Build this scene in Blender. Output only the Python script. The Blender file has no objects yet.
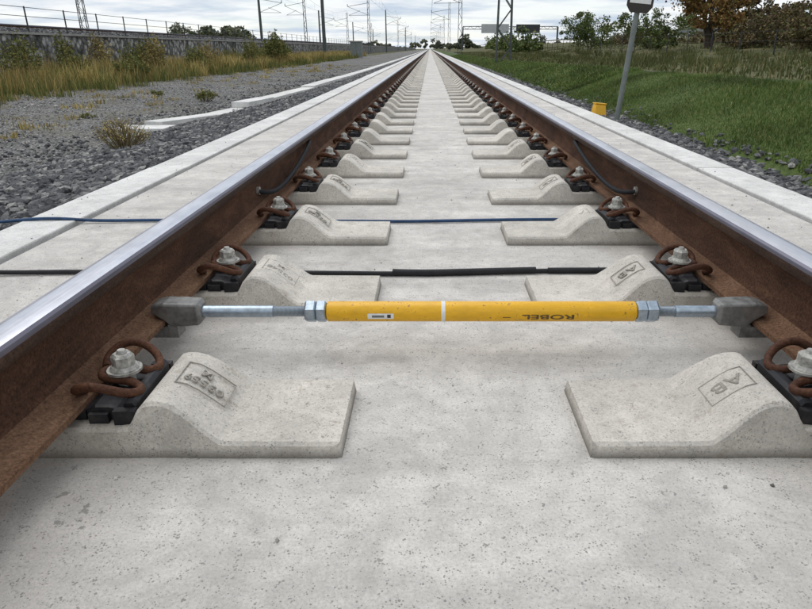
import bpy, bmesh, math, random
import numpy as np
from mathutils import Vector, Matrix
R = math.radians
rng = np.random.default_rng(7)
random.seed(7)
scene = bpy.context.scene
col = scene.collection

# ------------------------------------------------------------------ helpers
class NT:
    def __init__(s, mat):
        mat.use_nodes = True
        s.t = mat.node_tree; s.n = s.t.nodes; s.l = s.t.links
        s.b = s.n.get('Principled BSDF')
    def new(s, typ, **kw):
        nd = s.n.new(typ)
        for k, v in kw.items():
            setattr(nd, k, v)
        return nd
    def link(s, a, b): s.l.new(a, b)
    def setin(s, sock, v):
        if isinstance(v, bpy.types.NodeSocket): s.l.new(v, sock)
        else: sock.default_value = v
    def pos(s):
        return s.new('ShaderNodeNewGeometry').outputs['Position']
    def mapping(s, vec, scale=(1,1,1), loc=(0,0,0)):
        m = s.new('ShaderNodeMapping'); s.link(vec, m.inputs['Vector'])
        m.inputs['Scale'].default_value = scale; m.inputs['Location'].default_value = loc
        return m.outputs['Vector']
    def noise(s, vec, scale, detail=4, rough=0.6, dist=0.0):
        m = s.new('ShaderNodeTexNoise'); s.link(vec, m.inputs['Vector'])
        m.inputs['Scale'].default_value = scale; m.inputs['Detail'].default_value = detail
        m.inputs['Roughness'].default_value = rough; m.inputs['Distortion'].default_value = dist
        return m.outputs['Fac']
    def voro(s, vec, scale, feature='F1', out='Distance'):
        m = s.new('ShaderNodeTexVoronoi', feature=feature); s.link(vec, m.inputs['Vector'])
        m.inputs['Scale'].default_value = scale
        return m.outputs[out]
    def ramp(s, fac, stops, interp='LINEAR'):
        m = s.new('ShaderNodeValToRGB'); s.link(fac, m.inputs['Fac'])
        cr = m.color_ramp; cr.interpolation = interp
        while len(cr.elements) < len(stops): cr.elements.new(0.5)
        for e, (p, c) in zip(cr.elements, stops):
            e.position = p
            e.color = (c, c, c, 1) if isinstance(c, (int, float)) else (*c, 1)
        return m.outputs['Color']
    def math(s, op, a, b=0.0, clamp=False):
        m = s.new('ShaderNodeMath', operation=op, use_clamp=clamp)
        s.setin(m.inputs[0], a); s.setin(m.inputs[1], b)
        return m.outputs[0]
    def mix(s, fac, a, b, blend='MIX'):
        m = s.new('ShaderNodeMix', data_type='RGBA', blend_type=blend)
        s.setin(m.inputs[0], fac)
        for k, v in ((6, a), (7, b)):
            if isinstance(v, (tuple, list)): v = (*v[:3], 1)
            s.setin(m.inputs[k], v)
        return m.outputs[2]
    def bump(s, h, strength=0.3, dist=0.01, normal=None):
        m = s.new('ShaderNodeBump'); s.link(h, m.inputs['Height'])
        m.inputs['Strength'].default_value = strength; m.inputs['Distance'].default_value = dist
        if normal is not None: s.link(normal, m.inputs['Normal'])
        s.link(m.outputs['Normal'], s.b.inputs['Normal'])
        return m.outputs['Normal']
    def color(s, c):
        if isinstance(c, (tuple, list)): s.b.inputs['Base Color'].default_value = (*c[:3], 1)
        else: s.link(c, s.b.inputs['Base Color'])
    def island(s):
        return s.new('ShaderNodeNewGeometry').outputs['Random Per Island']

def mat(name, rough=0.8, metal=0.0, spec=0.5):
    m = bpy.data.materials.new(name); t = NT(m)
    t.b.inputs['Roughness'].default_value = rough
    t.b.inputs['Metallic'].default_value = metal
    t.b.inputs['Specular IOR Level'].default_value = spec
    return m, t

def simple(name, c, rough=0.6, metal=0.0, var=0.25, scale=30, bump=0.1, spec=.5):
    m, t = mat(name, rough, metal, spec)
    p = t.pos()
    n = t.noise(p, scale, 4, 0.65)
    f = t.ramp(n, [(0.3, 1 - var), (0.7, 1 + var)])
    t.color(t.mix(1.0, c, f, 'MULTIPLY'))
    if bump: t.bump(t.noise(p, scale * 6, 2), bump, 0.002)
    return m

def addobj(name, me, mats=(), parent=None):
    o = bpy.data.objects.new(name, me)
    for m in mats: me.materials.append(m)
    col.objects.link(o)
    if parent: o.parent = parent
    return o

def pymesh(name, v, f, mats=(), parent=None, smooth=False, midx=None):
    me = bpy.data.meshes.new(name); me.from_pydata([tuple(a) for a in v], [], f); me.update()
    if midx is not None: me.polygons.foreach_set('material_index', midx)
    if smooth: me.polygons.foreach_set('use_smooth', [True] * len(me.polygons))
    return addobj(name, me, mats, parent)

def npmesh(name, V, F, mats=(), parent=None, smooth=False, midx=None):
    me = bpy.data.meshes.new(name)
    V = np.ascontiguousarray(V, dtype=np.float32); F = np.ascontiguousarray(F, dtype=np.int32)
    m, k = F.shape
    me.vertices.add(len(V)); me.vertices.foreach_set('co', V.ravel())
    me.loops.add(m * k); me.loops.foreach_set('vertex_index', F.ravel())
    me.polygons.add(m)
    me.polygons.foreach_set('loop_start', np.arange(0, m * k, k, dtype=np.int32))
    me.polygons.foreach_set('loop_total', np.full(m, k, dtype=np.int32))
    if midx is not None: me.polygons.foreach_set('material_index', np.asarray(midx, dtype=np.int32))
    me.polygons.foreach_set('use_smooth', np.full(m, smooth, dtype=bool))
    me.update(calc_edges=True)
    return addobj(name, me, mats, parent)

def inst(base, faces, N, T):
    nv = len(base)
    F = (np.asarray(faces)[None] + (np.arange(N) * nv)[:, None, None]).reshape(-1, len(faces[0]))
    return T.reshape(-1, 3), F

def rand_rot(N):
    q = rng.normal(size=(N, 4)); q /= np.linalg.norm(q, axis=1)[:, None]
    w, x, y, z = q.T
    return np.stack([np.stack([1-2*(y*y+z*z), 2*(x*y-z*w), 2*(x*z+y*w)], -1),
                     np.stack([2*(x*y+z*w), 1-2*(x*x+z*z), 2*(y*z-x*w)], -1),
                     np.stack([2*(x*z-y*w), 2*(y*z+x*w), 1-2*(x*x+y*y)], -1)], 1)

def box_vf(x0, x1, y0, y1, z0, z1):
    v = [(x0,y0,z0),(x1,y0,z0),(x1,y1,z0),(x0,y1,z0),(x0,y0,z1),(x1,y0,z1),(x1,y1,z1),(x0,y1,z1)]
    f = [(0,3,2,1),(4,5,6,7),(0,1,5,4),(1,2,6,5),(2,3,7,6),(3,0,4,7)]
    return v, f

def box(name, x0, x1, y0, y1, z0, z1, m, parent=None, bevel=0):
    v, f = box_vf(x0, x1, y0, y1, z0, z1)
    o = pymesh(name, v, f, [m], parent)
    if bevel:
        b = o.modifiers.new('b', 'BEVEL'); b.width = bevel; b.segments = 2
    return o

def fixn(o):
    bm = bmesh.new(); bm.from_mesh(o.data); bmesh.ops.recalc_face_normals(bm, faces=bm.faces); bm.to_mesh(o.data); bm.free()

class Geo:
    def __init__(s): s.v = []; s.f = []; s.m = []
    def add(s, v, f, mi=0):
        o = len(s.v); s.v += [tuple(a) for a in v]; s.f += [tuple(i + o for i in a) for a in f]; s.m += [mi] * len(f)
    def box(s, *a, mi=0):
        v, f = box_vf(*a); s.add(v, f, mi)
    def beam(s, a, b, w, mi=0, n=4, w2=None):
        a = Vector(a); b = Vector(b); d = (b - a).normalized()
        up = Vector((0, 0, 1)) if abs(d.z) < 0.9 else Vector((0, 1, 0))
        x = d.cross(up).normalized(); y = d.cross(x)
        w2 = w if w2 is None else w2
        v = []
        for c, ww in ((a, w), (b, w2)):
            for i in range(n):
                t = 2 * math.pi * (i + 0.5) / n
                v.append(c + x * math.cos(t) * ww + y * math.sin(t) * ww)
        f = [(i, (i + 1) % n, n + (i + 1) % n, n + i) for i in range(n)]
        f += [tuple(range(n))[::-1], tuple(range(n, 2 * n))]
        s.add(v, f, mi)
    def obj(s, name, mats, parent=None, smooth=False):
        return pymesh(name, s.v, s.f, mats, parent, smooth, s.m)

def tube(name, pts, r, m, parent=None, res=8):
    cu = bpy.data.curves.new(name, 'CURVE'); cu.dimensions = '3D'
    sp = cu.splines.new('NURBS'); sp.points.add(len(pts) - 1)
    for p, q in zip(sp.points, pts): p.co = (*q, 1)
    sp.order_u = 3; sp.use_endpoint_u = True
    cu.bevel_depth = r; cu.bevel_resolution = 3; cu.resolution_u = res; cu.use_fill_caps = True
    o = bpy.data.objects.new(name, cu); col.objects.link(o)
    dg = bpy.context.evaluated_depsgraph_get()
    me = bpy.data.meshes.new_from_object(o.evaluated_get(dg))
    bpy.data.objects.remove(o)
    for p in me.polygons: p.use_smooth = True
    me.materials.clear()
    me.name = name
    return addobj(name, me, [m], parent)

def empty(name):
    e = bpy.data.objects.new(name, None); col.objects.link(e); return e

# ------------------------------------------------------------------ materials
def concrete(name, base, speck=0.5, rusty=False, bumps=0.35, stain=0.2, dirty=False):
    m, t = mat(name, 0.92, 0, 0.2)
    p = t.pos()
    n1 = t.noise(p, 1.7, 5, 0.62, 0.6)
    n2 = t.noise(p, 14, 5, 0.7)
    n3 = t.noise(p, 190, 4, 0.85)
    c = t.mix(t.ramp(n1, [(0.33, 0.0), (0.68, 1.0)]), tuple(b * (1 - stain) for b in base), tuple(b * 1.08 for b in base))
    c = t.mix(1.0, c, t.ramp(n2, [(0.3, 0.84), (0.7, 1.1)]), 'MULTIPLY')
    c = t.mix(1.0, c, t.ramp(n3, [(0.28, 0.52), (0.44, 0.97), (0.72, 1.25)]), 'MULTIPLY')
    v = t.voro(p, 210)
    pore = t.math('LESS_THAN', v, t.math('MULTIPLY', t.math('SUBTRACT', t.noise(p, 60, 2), 0.38), 1.4))
    c = t.mix(t.math('MULTIPLY', pore, speck), c, tuple(b * 0.3 for b in base))
    v2 = t.voro(p, 75)
    pore2 = t.math('LESS_THAN', v2, t.math('MULTIPLY', t.math('SUBTRACT', n2, 0.55), 0.9))
    c = t.mix(t.math('MULTIPLY', pore2, speck * 0.75), c, (base[0]*.38, base[1]*.33, base[2]*.27))
    if rusty or dirty:
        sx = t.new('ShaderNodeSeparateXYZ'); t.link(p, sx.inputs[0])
        bl = t.noise(p, 4.5, 6, 0.75, 0.8)
        c = t.mix(t.ramp(bl, [(0.50, 0.0), (0.60, 0.34)]), c, tuple(b * 0.60 for b in base))
        c = t.mix(t.ramp(bl, [(0.34, 0.35), (0.42, 0.0)]), c, tuple(min(.8, b * 1.25) for b in base))
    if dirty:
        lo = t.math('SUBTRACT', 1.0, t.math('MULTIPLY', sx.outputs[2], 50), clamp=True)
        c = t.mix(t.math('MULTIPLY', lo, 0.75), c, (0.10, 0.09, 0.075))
        ax = t.math('ABSOLUTE', sx.outputs[0])
        seat = t.math('MULTIPLY', t.math('SUBTRACT', ax, 0.565), 14, clamp=True)
        c = t.mix(t.math('MULTIPLY', seat, 0.3), c, (0.20, 0.16, 0.12))
        rs = t.noise(p, 26, 5, 0.7)
        c = t.mix(t.ramp(rs, [(0.58, 0.0), (0.70, 0.45)]), c, (0.24, 0.195, 0.14))
    if rusty:
        ax = t.math('ABSOLUTE', sx.outputs[0])
        d = t.math('ABSOLUTE', t.math('SUBTRACT', ax, 0.755))
        near = t.math('SUBTRACT', 1.0, t.math('MULTIPLY', d, 3.4), clamp=True)
        near = t.math('MULTIPLY', near, t.ramp(n2, [(0.3, 0.2), (0.7, 0.9)]))
        c = t.mix(t.math('MULTIPLY', near, 0.5), c, (0.26, 0.20, 0.145))
        st = t.noise(t.mapping(p, (0.8, 6.0, 1)), 1.5, 4, 0.6)
        c = t.mix(1.0, c, t.ramp(st, [(0.35, 0.9), (0.65, 1.06)]), 'MULTIPLY')
        cn = t.math('MULTIPLY', t.math('SUBTRACT', t.noise(p, 45, 4, .7), 0.35), 0.35)
        for (cx, cy, rad) in ((-0.60, 0.79, 0.05), (-0.66, 0.83, 0.03), (-0.52, 0.77, 0.025)):
            dv = t.new('ShaderNodeVectorMath', operation='DISTANCE'); t.link(p, dv.inputs[0]); dv.inputs[1].default_value = (cx, cy, 0.0)
            sp = t.math('LESS_THAN', t.math('ADD', dv.outputs['Value'], cn), rad)
            c = t.mix(t.math('MULTIPLY', sp, 0.6), c, (0.16, 0.15, 0.135))
    t.color(c)
    h = t.math('ADD', n3, t.math('MULTIPLY', n2, 1.2))
    t.bump(h, bumps, 0.003)
    return m

M_slab = concrete('slab_concrete', (0.64, 0.61, 0.57), speck=0.7, rusty=True, bumps=0.8, stain=.17)
M_strip = concrete('kerb_concrete', (0.70, 0.69, 0.665), speck=0.4, bumps=0.5)
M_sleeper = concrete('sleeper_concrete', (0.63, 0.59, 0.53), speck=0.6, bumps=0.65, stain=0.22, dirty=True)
M_wallc = concrete('foundation_concrete', (0.34, 0.335, 0.32), speck=0.2)
M_emboss = concrete('embossed_concrete', (0.36, 0.335, 0.295), speck=0.2)

def rust_mat(name, c1, c2, c3, rough=0.92):
    m, t = mat(name, rough, 0, 0.12)
    p = t.pos()
    a = t.noise(t.mapping(p, (1, 0.35, 1.5)), 9, 6, 0.72, 0.5)
    b = t.noise(p, 160, 4, 0.8)
    c = t.ramp(a, [(0.28, c1), (0.5, c2), (0.75, c3)])
    c = t.mix(1.0, c, t.ramp(b, [(0.3, 0.45), (0.7, 1.55)]), 'MULTIPLY')
    t.color(c)
    t.bump(t.math('ADD', b, a), 0.45, 0.002)
    return m
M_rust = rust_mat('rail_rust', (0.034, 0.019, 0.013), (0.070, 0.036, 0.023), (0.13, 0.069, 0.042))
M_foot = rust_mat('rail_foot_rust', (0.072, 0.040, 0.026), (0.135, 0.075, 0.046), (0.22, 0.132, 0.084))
M_clip = rust_mat('clip_rust', (0.038, 0.018, 0.012), (0.078, 0.035, 0.021), (0.14, 0.065, 0.037), 0.65)
M_headside = rust_mat('rail_head_side', (0.022, 0.014, 0.011), (0.046, 0.027, 0.019), (0.085, 0.050, 0.034), 0.7)

def rail_top(name, base, r0, r1, amt=.85):
    m, t = mat(name, 0.3, 1.0)
    p = t.pos()
    st = t.noise(t.mapping(p, (50, 0.25, 1)), 4, 4, 0.6)
    blot = t.noise(t.mapping(p, (1, .4, 1)), 22, 4, .6)
    c = t.mix(t.ramp(st, [(0.3, 0.0), (0.7, 1.0)]), tuple(b * amt for b in base), base)
    c = t.mix(1.0, c, t.ramp(blot, [(.35, .88), (.65, 1.05)]), 'MULTIPLY')
    t.color(c)
    rr = t.new('ShaderNodeMapRange'); t.link(t.math('ADD', t.math('MULTIPLY', st, 0.5), t.math('MULTIPLY', blot, 0.5)), rr.inputs[0])
    rr.inputs[1].default_value = 0.3; rr.inputs[2].default_value = 0.7; rr.inputs[3].default_value = r0; rr.inputs[4].default_value = r1
    t.link(rr.outputs[0], t.b.inputs['Roughness'])
    t.bump(st, 0.02, 0.001)
    return m
M_top = rail_top('rail_running_steel', (0.64, 0.64, 0.68), 0.24, 0.40)
M_edge = rail_top('rail_edge_steel', (0.20, 0.19, 0.23), 0.35, 0.5)
M_outer = rail_top('rail_outer_steel', (0.39, 0.38, 0.41), 0.38, 0.55, .7)

m, t = mat('black_plastic', 0.5, 0, 0.4)
p = t.pos(); n = t.noise(p, 35, 5, 0.7)
t.color(t.mix(t.ramp(n, [(0.5, 0.0), (0.8, 0.45)]), (0.010, 0.010, 0.013), (0.10, 0.085, 0.07)))
t.bump(t.noise(p, 200, 3), 0.2, 0.002); M_black = m
M_zinc = simple('galvanised_bolt', (0.38, 0.37, 0.34), 0.55, 0.4, 0.5, 80, .25)
M_zinc2 = simple('zinc_rod', (0.36, 0.42, 0.48), 0.38, 0.85, 0.25, 60, 0.05)
M_steel = simple('cast_end_steel', (0.20, 0.196, 0.187), 0.5, 0.6, 0.4, 40)
m, t = mat('threaded_zinc', 0.4, 0.8)
p = t.pos(); w = t.new('ShaderNodeTexWave', bands_direction='X'); t.link(p, w.inputs['Vector']); w.inputs['Scale'].default_value = 140
t.color(t.ramp(w.outputs['Fac'], [(0.2, (0.16, 0.19, 0.22)), (0.8, (0.45, 0.51, 0.57))])); t.bump(w.outputs['Fac'], 0.6, 0.002); M_thread = m
m, t = mat('yellow_paint', 0.42, 0, 0.5)
p = t.pos(); n = t.noise(t.mapping(p, (1, 3, 3)), 22, 6, 0.7); s2 = t.noise(p, 170, 3, 0.6)
c = t.mix(1.0, (0.82, 0.44, 0.008), t.ramp(n, [(0.3, 0.78), (0.7, 1.06)]), 'MULTIPLY')
c = t.mix(t.ramp(t.math('MULTIPLY', n, s2), [(0.33, 0.0), (0.38, 0.8)]), c, (0.16, 0.10, 0.05))
t.color(c); t.bump(n, 0.05, 0.001); M_yellow = m
M_white = simple('white_marking', (0.72, 0.72, 0.70), 0.5, 0, 0.12, 60, 0)
M_ink = simple('black_ink', (0.03, 0.025, 0.02), 0.6, 0, 0.2, 60, 0)
M_inkw = simple('worn_lettering', (0.10, 0.06, 0.02), 0.6, 0, 0.5, 90, 0)
M_cable = simple('black_cable', (0.015, 0.015, 0.017), 0.6, 0, 0.3, 30, 0.1, .3)
M_blue = simple('blue_cable', (0.02, 0.055, 0.13), 0.5, 0, 0.3, 30, 0.1, .3)
M_bond = simple('bond_cable', (0.009, 0.009, 0.011), 0.7, 0, 0.3, 30, 0.1, .2)
M_galv = simple('galvanised_post', (0.18, 0.20, 0.19), 0.55, 0.4, 0.2, 8)
M_board = simple('sign_back_aluminium', (0.42, 0.44, 0.45), 0.5, 0.2, 0.1, 2)
M_mast = simple('mast_steel', (0.07, 0.08, 0.08), 0.6, 0.3, 0.2, 3)
M_dark = simple('dark_steel', (0.035, 0.038, 0.042), 0.6, 0.2, 0.2, 3)
M_bark = simple('bark', (0.06, 0.045, 0.032), 0.9, 0, 0.4, 12, 0.5)

def island_mat(name, stops, rough=0.85, bump=0.0, vary=0.0):
    m, t = mat(name, rough, 0, 0.25)
    c = t.ramp(t.island(), stops)
    if vary:
        c = t.mix(1.0, c, t.ramp(t.noise(t.pos(), vary, 2, 0.6), [(0.3, 0.6), (0.7, 1.35)]), 'MULTIPLY')
    t.color(c)
    if bump: t.bump(t.noise(t.pos(), 120, 2), bump, 0.004)
    return m
M_stone = island_mat('ballast_stone', [(0.0, (0.04, 0.042, 0.045)), (0.4, (0.09, 0.091, 0.096)), (0.78, (0.155, 0.155, 0.155)), (1.0, (0.32, 0.31, 0.29))], bump=0.4, vary=60)
M_pebble = island_mat('gravel_pebble', [(0.0, (0.10, 0.097, 0.095)), (0.5, (0.24, 0.235, 0.22)), (1.0, (0.45, 0.435, 0.41))], vary=60)
M_grass = island_mat('grass_blades', [(0.0, (0.05, 0.09, 0.017)), (0.5, (0.09, 0.145, 0.03)), (0.85, (0.15, 0.19, 0.05)), (1.0, (0.29, 0.255, 0.11))], 0.7, vary=1.2)
M_rough = island_mat('rough_grass_blades', [(0.0, (0.05, 0.068, 0.02)), (0.5, (0.09, 0.108, 0.032)), (0.85, (0.135, 0.126, 0.05)), (1.0, (0.24, 0.19, 0.09))], 0.8, vary=0.6)
M_dry = island_mat('dry_grass_blades', [(0.0, (0.20, 0.15, 0.055)), (0.4, (0.41, 0.31, 0.11)), (0.75, (0.55, 0.43, 0.175)), (0.9, (0.16, 0.18, 0.055)), (1.0, (0.10, 0.13, 0.032))], 0.8, vary=0.5)
M_weed = island_mat('weed_leaves', [(0.0, (0.065, 0.09, 0.023)), (0.6, (0.15, 0.165, 0.046)), (1.0, (0.29, 0.24, 0.083))], 0.8)
M_twig = island_mat('twigs', [(0.0, (0.09, 0.065, 0.035)), (0.6, (0.19, 0.14, 0.07)), (1.0, (0.26, 0.23, 0.09))], 0.9)
M_autumn = island_mat('autumn_leaves', [(0.0, (0.12, 0.065, 0.024)), (0.45, (0.22, 0.125, 0.042)), (0.75, (0.31, 0.18, 0.06)), (1.0, (0.15, 0.17, 0.045))], 0.8, vary=0.8)
M_leafg = island_mat('green_leaves', [(0.0, (0.05, 0.08, 0.025)), (0.6, (0.10, 0.14, 0.04)), (1.0, (0.19, 0.19, 0.06))], 0.8, vary=0.6)
M_leafb = island_mat('brown_scrub_leaves', [(0.0, (0.075, 0.05, 0.03)), (0.5, (0.14, 0.10, 0.055)), (0.8, (0.11, 0.13, 0.045)), (1.0, (0.22, 0.16, 0.07))], 0.85, vary=0.5)
M_far = island_mat('far_leaves', [(0.0, (0.08, 0.10, 0.065)), (0.6, (0.13, 0.15, 0.09)), (1.0, (0.20, 0.17, 0.10))], 0.9, vary=0.1)

def ground_mat(name, c1, c2, s1, s2, bump, vor=None, c3=None):
    m, t = mat(name, 0.95, 0, 0.2)
    p = t.pos()
    a = t.noise(p, s1, 5, 0.65, 0.3); b = t.noise(p, s2, 4, 0.7)
    c = t.mix(t.ramp(a, [(0.35, 0.0), (0.65, 1.0)]), c1, c2)
    c = t.mix(1.0, c, t.ramp(b, [(0.3, 0.6), (0.7, 1.35)]), 'MULTIPLY')
    h = b
    if vor:
        m_ = t.new('ShaderNodeTexVoronoi'); t.link(p, m_.inputs['Vector']); m_.inputs['Scale'].default_value = vor
        v = m_.outputs['Distance']
        sep = t.new('ShaderNodeSeparateColor'); t.link(m_.outputs['Color'], sep.inputs[0])
        c = t.mix(1.0, c, t.ramp(sep.outputs[0], [(0.0, 0.45), (0.6, 1.1), (1.0, 1.8)]), 'MULTIPLY')
        c = t.mix(1.0, c, t.ramp(v, [(0.25, 1.0), (0.75, 0.35)]), 'MULTIPLY')
        h = t.math('SUBTRACT', 1.0, v)
    if c3:
        g = t.noise(p, 0.35, 5, 0.7)
        c = t.mix(t.ramp(g, [(0.5, 0.0), (0.62, 0.6)]), c, c3)
    t.color(c); t.bump(h, bump, 0.02)
    return m
G_ballast = ground_mat('ballast_ground', (0.09, 0.09, 0.095), (0.14, 0.14, 0.14), 1.5, 30, 0.9, vor=24)
G_gravel = ground_mat('fine_gravel_ground', (0.21, 0.205, 0.20), (0.31, 0.30, 0.29), 0.8, 25, 0.9, vor=45, c3=(0.17, 0.16, 0.125))
G_grass = ground_mat('grass_ground', (0.05, 0.08, 0.02), (0.085, 0.118, 0.034), 0.6, 20, 0.8)
G_scrub = ground_mat('scrub_ground', (0.065, 0.072, 0.028), (0.125, 0.112, 0.054), 0.4, 8, 0.8)
G_path = ground_mat('path_asphalt', (0.07, 0.07, 0.072), (0.10, 0.10, 0.10), 0.5, 60, 0.3)
G_far = ground_mat('field_ground', (0.09, 0.108, 0.04), (0.17, 0.153, 0.072), 0.02, 1, 0.3)
G_wall = ground_mat('stone_wall_face', (0.20, 0.20, 0.20), (0.30, 0.295, 0.28), 0.6, 12, 0.9, vor=5.5)

# ------------------------------------------------------------------ ground
XB = 1.98
XC = 3.40
PX = [-900,-60,-22,-12.5,-8.2,-3.3,-2.5,-1.80,-1.70,1.70,1.80,XB,2.3,XC-.35,XC,XC+.5,XC+.9,12,20,28.5,30.5,42,46,900]
PZ = [-1.0,-.6,-.3,-.25,-.22,-.25,-.14,-.05,-.14,-.14,-.05,-.06,.045,.325,.365,.35,.36,.55,.85,1.2,1.95,1.95,.6,-1.0]
def gz(x): return np.interp(x, PX, PZ)
def ck(y): return np.interp(y, [0, 5, 9, 16, 35, 90, 400], [1.1, 1.0, .97, .95, .9, .85, .85])
def warp(xe, y):
    xe = np.asarray(xe, float); k = ck(y)
    xc = XB + (XC + .9 - XB) * k
    a = XB + (xe - XB) * k
    b = xc + (xe - (XC + .9)) * (12 - xc) / (12 - XC - .9)
    return np.where(xe <= XB, xe, np.where(xe < XC + .9, a, np.where(xe < 12, b, xe)))
def H(xe, y):
    X = xe; Y = y
    nz = (np.sin(X*2.1+Y*0.9)+np.sin(X*0.7-Y*1.7+1)+np.sin(X*3.3+Y*2.9+2)*0.6)
    amp = np.where((X < -3.4) & (X > -13), 0.015, np.where((X > XB+.1) & (X < XC-.2), 0.013, np.where((X > 8.2) & (X < 28), 0.07, 0.0)))
    drop = np.where((X > XB) & (X < 12), -np.interp(Y, [0, 7, 16, 30, 60], [0, .0, .09, .22, .28]) * np.clip((X-XB)/(XC-XB), 0, 1) * np.clip((12-X)/4, 0, 1), 0)
    return gz(X) + nz * amp + drop
xs = sorted(set([-900,-400,-150,-60,-35,-22,-12.5,-1.80,-1.70,0,1.70,1.80,XB,XC-.25,XC,XC+.5,XC+.9,28.5,30.5,42,46,150,400,900]
     + [round(a,3) for a in np.arange(-12.2,-1.9,0.3)] + [round(a,3) for a in np.arange(XB+.12,XC-.3,0.12)] + list(np.arange(XC+1.4,28,0.8))))
ys = [-6]
while ys[-1] < 3500: ys.append(ys[-1] + max(0.3, abs(ys[-1]) * 0.05))
xs = np.array(xs, float); ys = np.array(ys)
X, Y = np.meshgrid(xs, ys)
Z = H(X, Y)
nx, ny = len(xs), len(ys)
idx = np.arange(nx*ny).reshape(ny, nx)
F = np.stack([idx[:-1,:-1], idx[:-1,1:], idx[1:,1:], idx[1:,:-1]], -1).reshape(-1, 4)
cx = ((xs[:-1]+xs[1:])/2)
def gm(x):
    if -3.2 < x < XB: return 0
    if -8.3 < x <= -3.2: return 1
    if -13 < x <= -8.3: return 3
    if XB <= x < XC: return 2
    if XC <= x < XC+.5 or 30.5 < x < 42: return 4
    if XC <= x < 46: return 3
    return 5
midx = np.tile([gm(a) for a in cx], ny-1)
npmesh('ground', np.stack([warp(X, Y), Y, Z], -1).reshape(-1, 3), F, [G_ballast, G_gravel, G_grass, G_scrub, G_path, G_far], smooth=True, midx=midx)

# ------------------------------------------------------------------ track slab
YF = 900
tr = box('track_slab', -1.50, 1.50, -4, YF, -0.35, 0.0, M_slab)
g = Geo()
y = -4.0
while y < 140:
    L = 2.6
    for s in (-1, 1):
        x0, x1 = (1.522, 1.735)
        a, b = (x0, x1) if s > 0 else (-x1, -x0)
        dz = random.uniform(-0.003, 0.003)
        g.box(a, b, y + 0.006, y + L - 0.006, -0.2, 0.014 + dz)
    y += L
for a, b in ((1.522, 1.735), (-1.735, -1.522)): g.box(a, b, 140.01, YF, -0.2, 0.014)
k = g.obj('concrete_kerb', [M_strip]); bv = k.modifiers.new('b', 'BEVEL'); bv.width = 0.006; bv.segments = 2
g = Geo(); g.box(-1.524, -1.498, -4, YF, -0.2, -0.012); g.box(1.498, 1.524, -4, YF, -0.2, -0.012); g.obj('joint_sealant', [M_cable])

# ------------------------------------------------------------------ rails
RZ = 0.076
SEAT = 0.056
prof = [(.075,0),(.075,.0115),(.062,.0140),(.036,.0205),(.020,.029),(.0115,.044),(.0085,.07),(.0085,.105),(.0115,.122),(.020,.1315),(.0345,.136),(.0362,.141),(.0360,.157),(.0335,.1645),(.0285,.1690),(.018,.1713),(.006,.172)]
full = prof + [(-x, z) for x, z in prof[::-1]]
for s in (-1, 1):
    n = len(full); V = []
    ysr = [-3, 0, 3, 8, 20, 60, 200, YF]
    for yy in ysr:
        for x, z in full: V.append((s * 0.7535 + x, yy, z + RZ))
    f = []; mi = []
    for j in range(len(ysr) - 1):
        for i in range(n):
            a = i; b = (i + 1) % n
            f.append((j*n + a, j*n + b, (j+1)*n + b, (j+1)*n + a))
            zc = (full[a][1] + full[b][1]) / 2; xc = (full[a][0] + full[b][0]) / 2
            inner = -xc * s
            if zc > .1705: mi.append(2)
            elif zc > .1695: mi.append(2 if inner > 0 else 4)
            elif zc > .1665: mi.append(3 if inner > 0 else 4)
            elif zc > .160: mi.append(3 if inner > 0 else 4)
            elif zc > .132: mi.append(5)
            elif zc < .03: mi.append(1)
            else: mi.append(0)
    f.append(tuple(range(n))); mi.append(0)
    f.append(tuple(range((len(ysr)-1)*n, len(ysr)*n))[::-1]); mi.append(0)
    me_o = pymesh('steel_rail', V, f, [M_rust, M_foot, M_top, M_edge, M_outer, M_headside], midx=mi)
    fixn(me_o)
    for pl in me_o.data.polygons: pl.use_smooth = True
    me_o.data.set_sharp_from_angle(angle=R(25))

# ------------------------------------------------------------------ sleeper
HUMP = [(.425,.0315),(.433,.034),(.452,.048),(.474,.067),(.496,.085),(.513,.0955),(.530,.101),(.548,.102),(.562,.098),(.573,.086),(.581,.070),(.589,.058)]
def block_verts(side):
    P = [(.222,.030),(.30,.0305),(.395,.031)] + HUMP + [(.606,SEAT),(.68,SEAT),(.753,SEAT),(.83,SEAT),(.901,SEAT)]
    P += [(1.507 - d, z) for d, z in HUMP[::-1]] + [(1.095,.031)]
    ysn = [-.118, -.112, -.06, 0, .06, .112, .118]
    V = []; f = []
    n = len(P)
    for j, yy in enumerate(ysn):
        for (x, z) in P:
            zz = z - 0.006 if j in (0, 6) else z
            h = max(0, z - .04)
            sgn = -1 if yy < 0 else 1
            y2 = yy - sgn * (0.25 * h if abs(yy) > .1 else 0)
            if x < .23 and j in (0, 6): x = x + .008
            V.append((side * x, y2, zz))
    for j in range(len(ysn) - 1):
        for i in range(n - 1):
            f.append((j*n+i, j*n+i+1, (j+1)*n+i+1, (j+1)*n+i))
    base = len(V)
    ring = [i for i in range(n)] + [j*n+n-1 for j in range(1, len(ysn))] + [(len(ysn)-1)*n + i for i in range(n-2, -1, -1)] + [j*n for j in range(len(ysn)-2, 0, -1)]
    for r in ring:
        x, yy, z = V[r]
        V.append((x + (-0.006*side if abs(x) < .25 else 0), math.copysign(.122, yy) if abs(yy) > .085 else yy, -0.02))
    m = len(ring)
    for a in range(m):
        b = (a + 1) % m
        f.append((ring[a], base + a, base + b, ring[b]))
    return V, f
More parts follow.
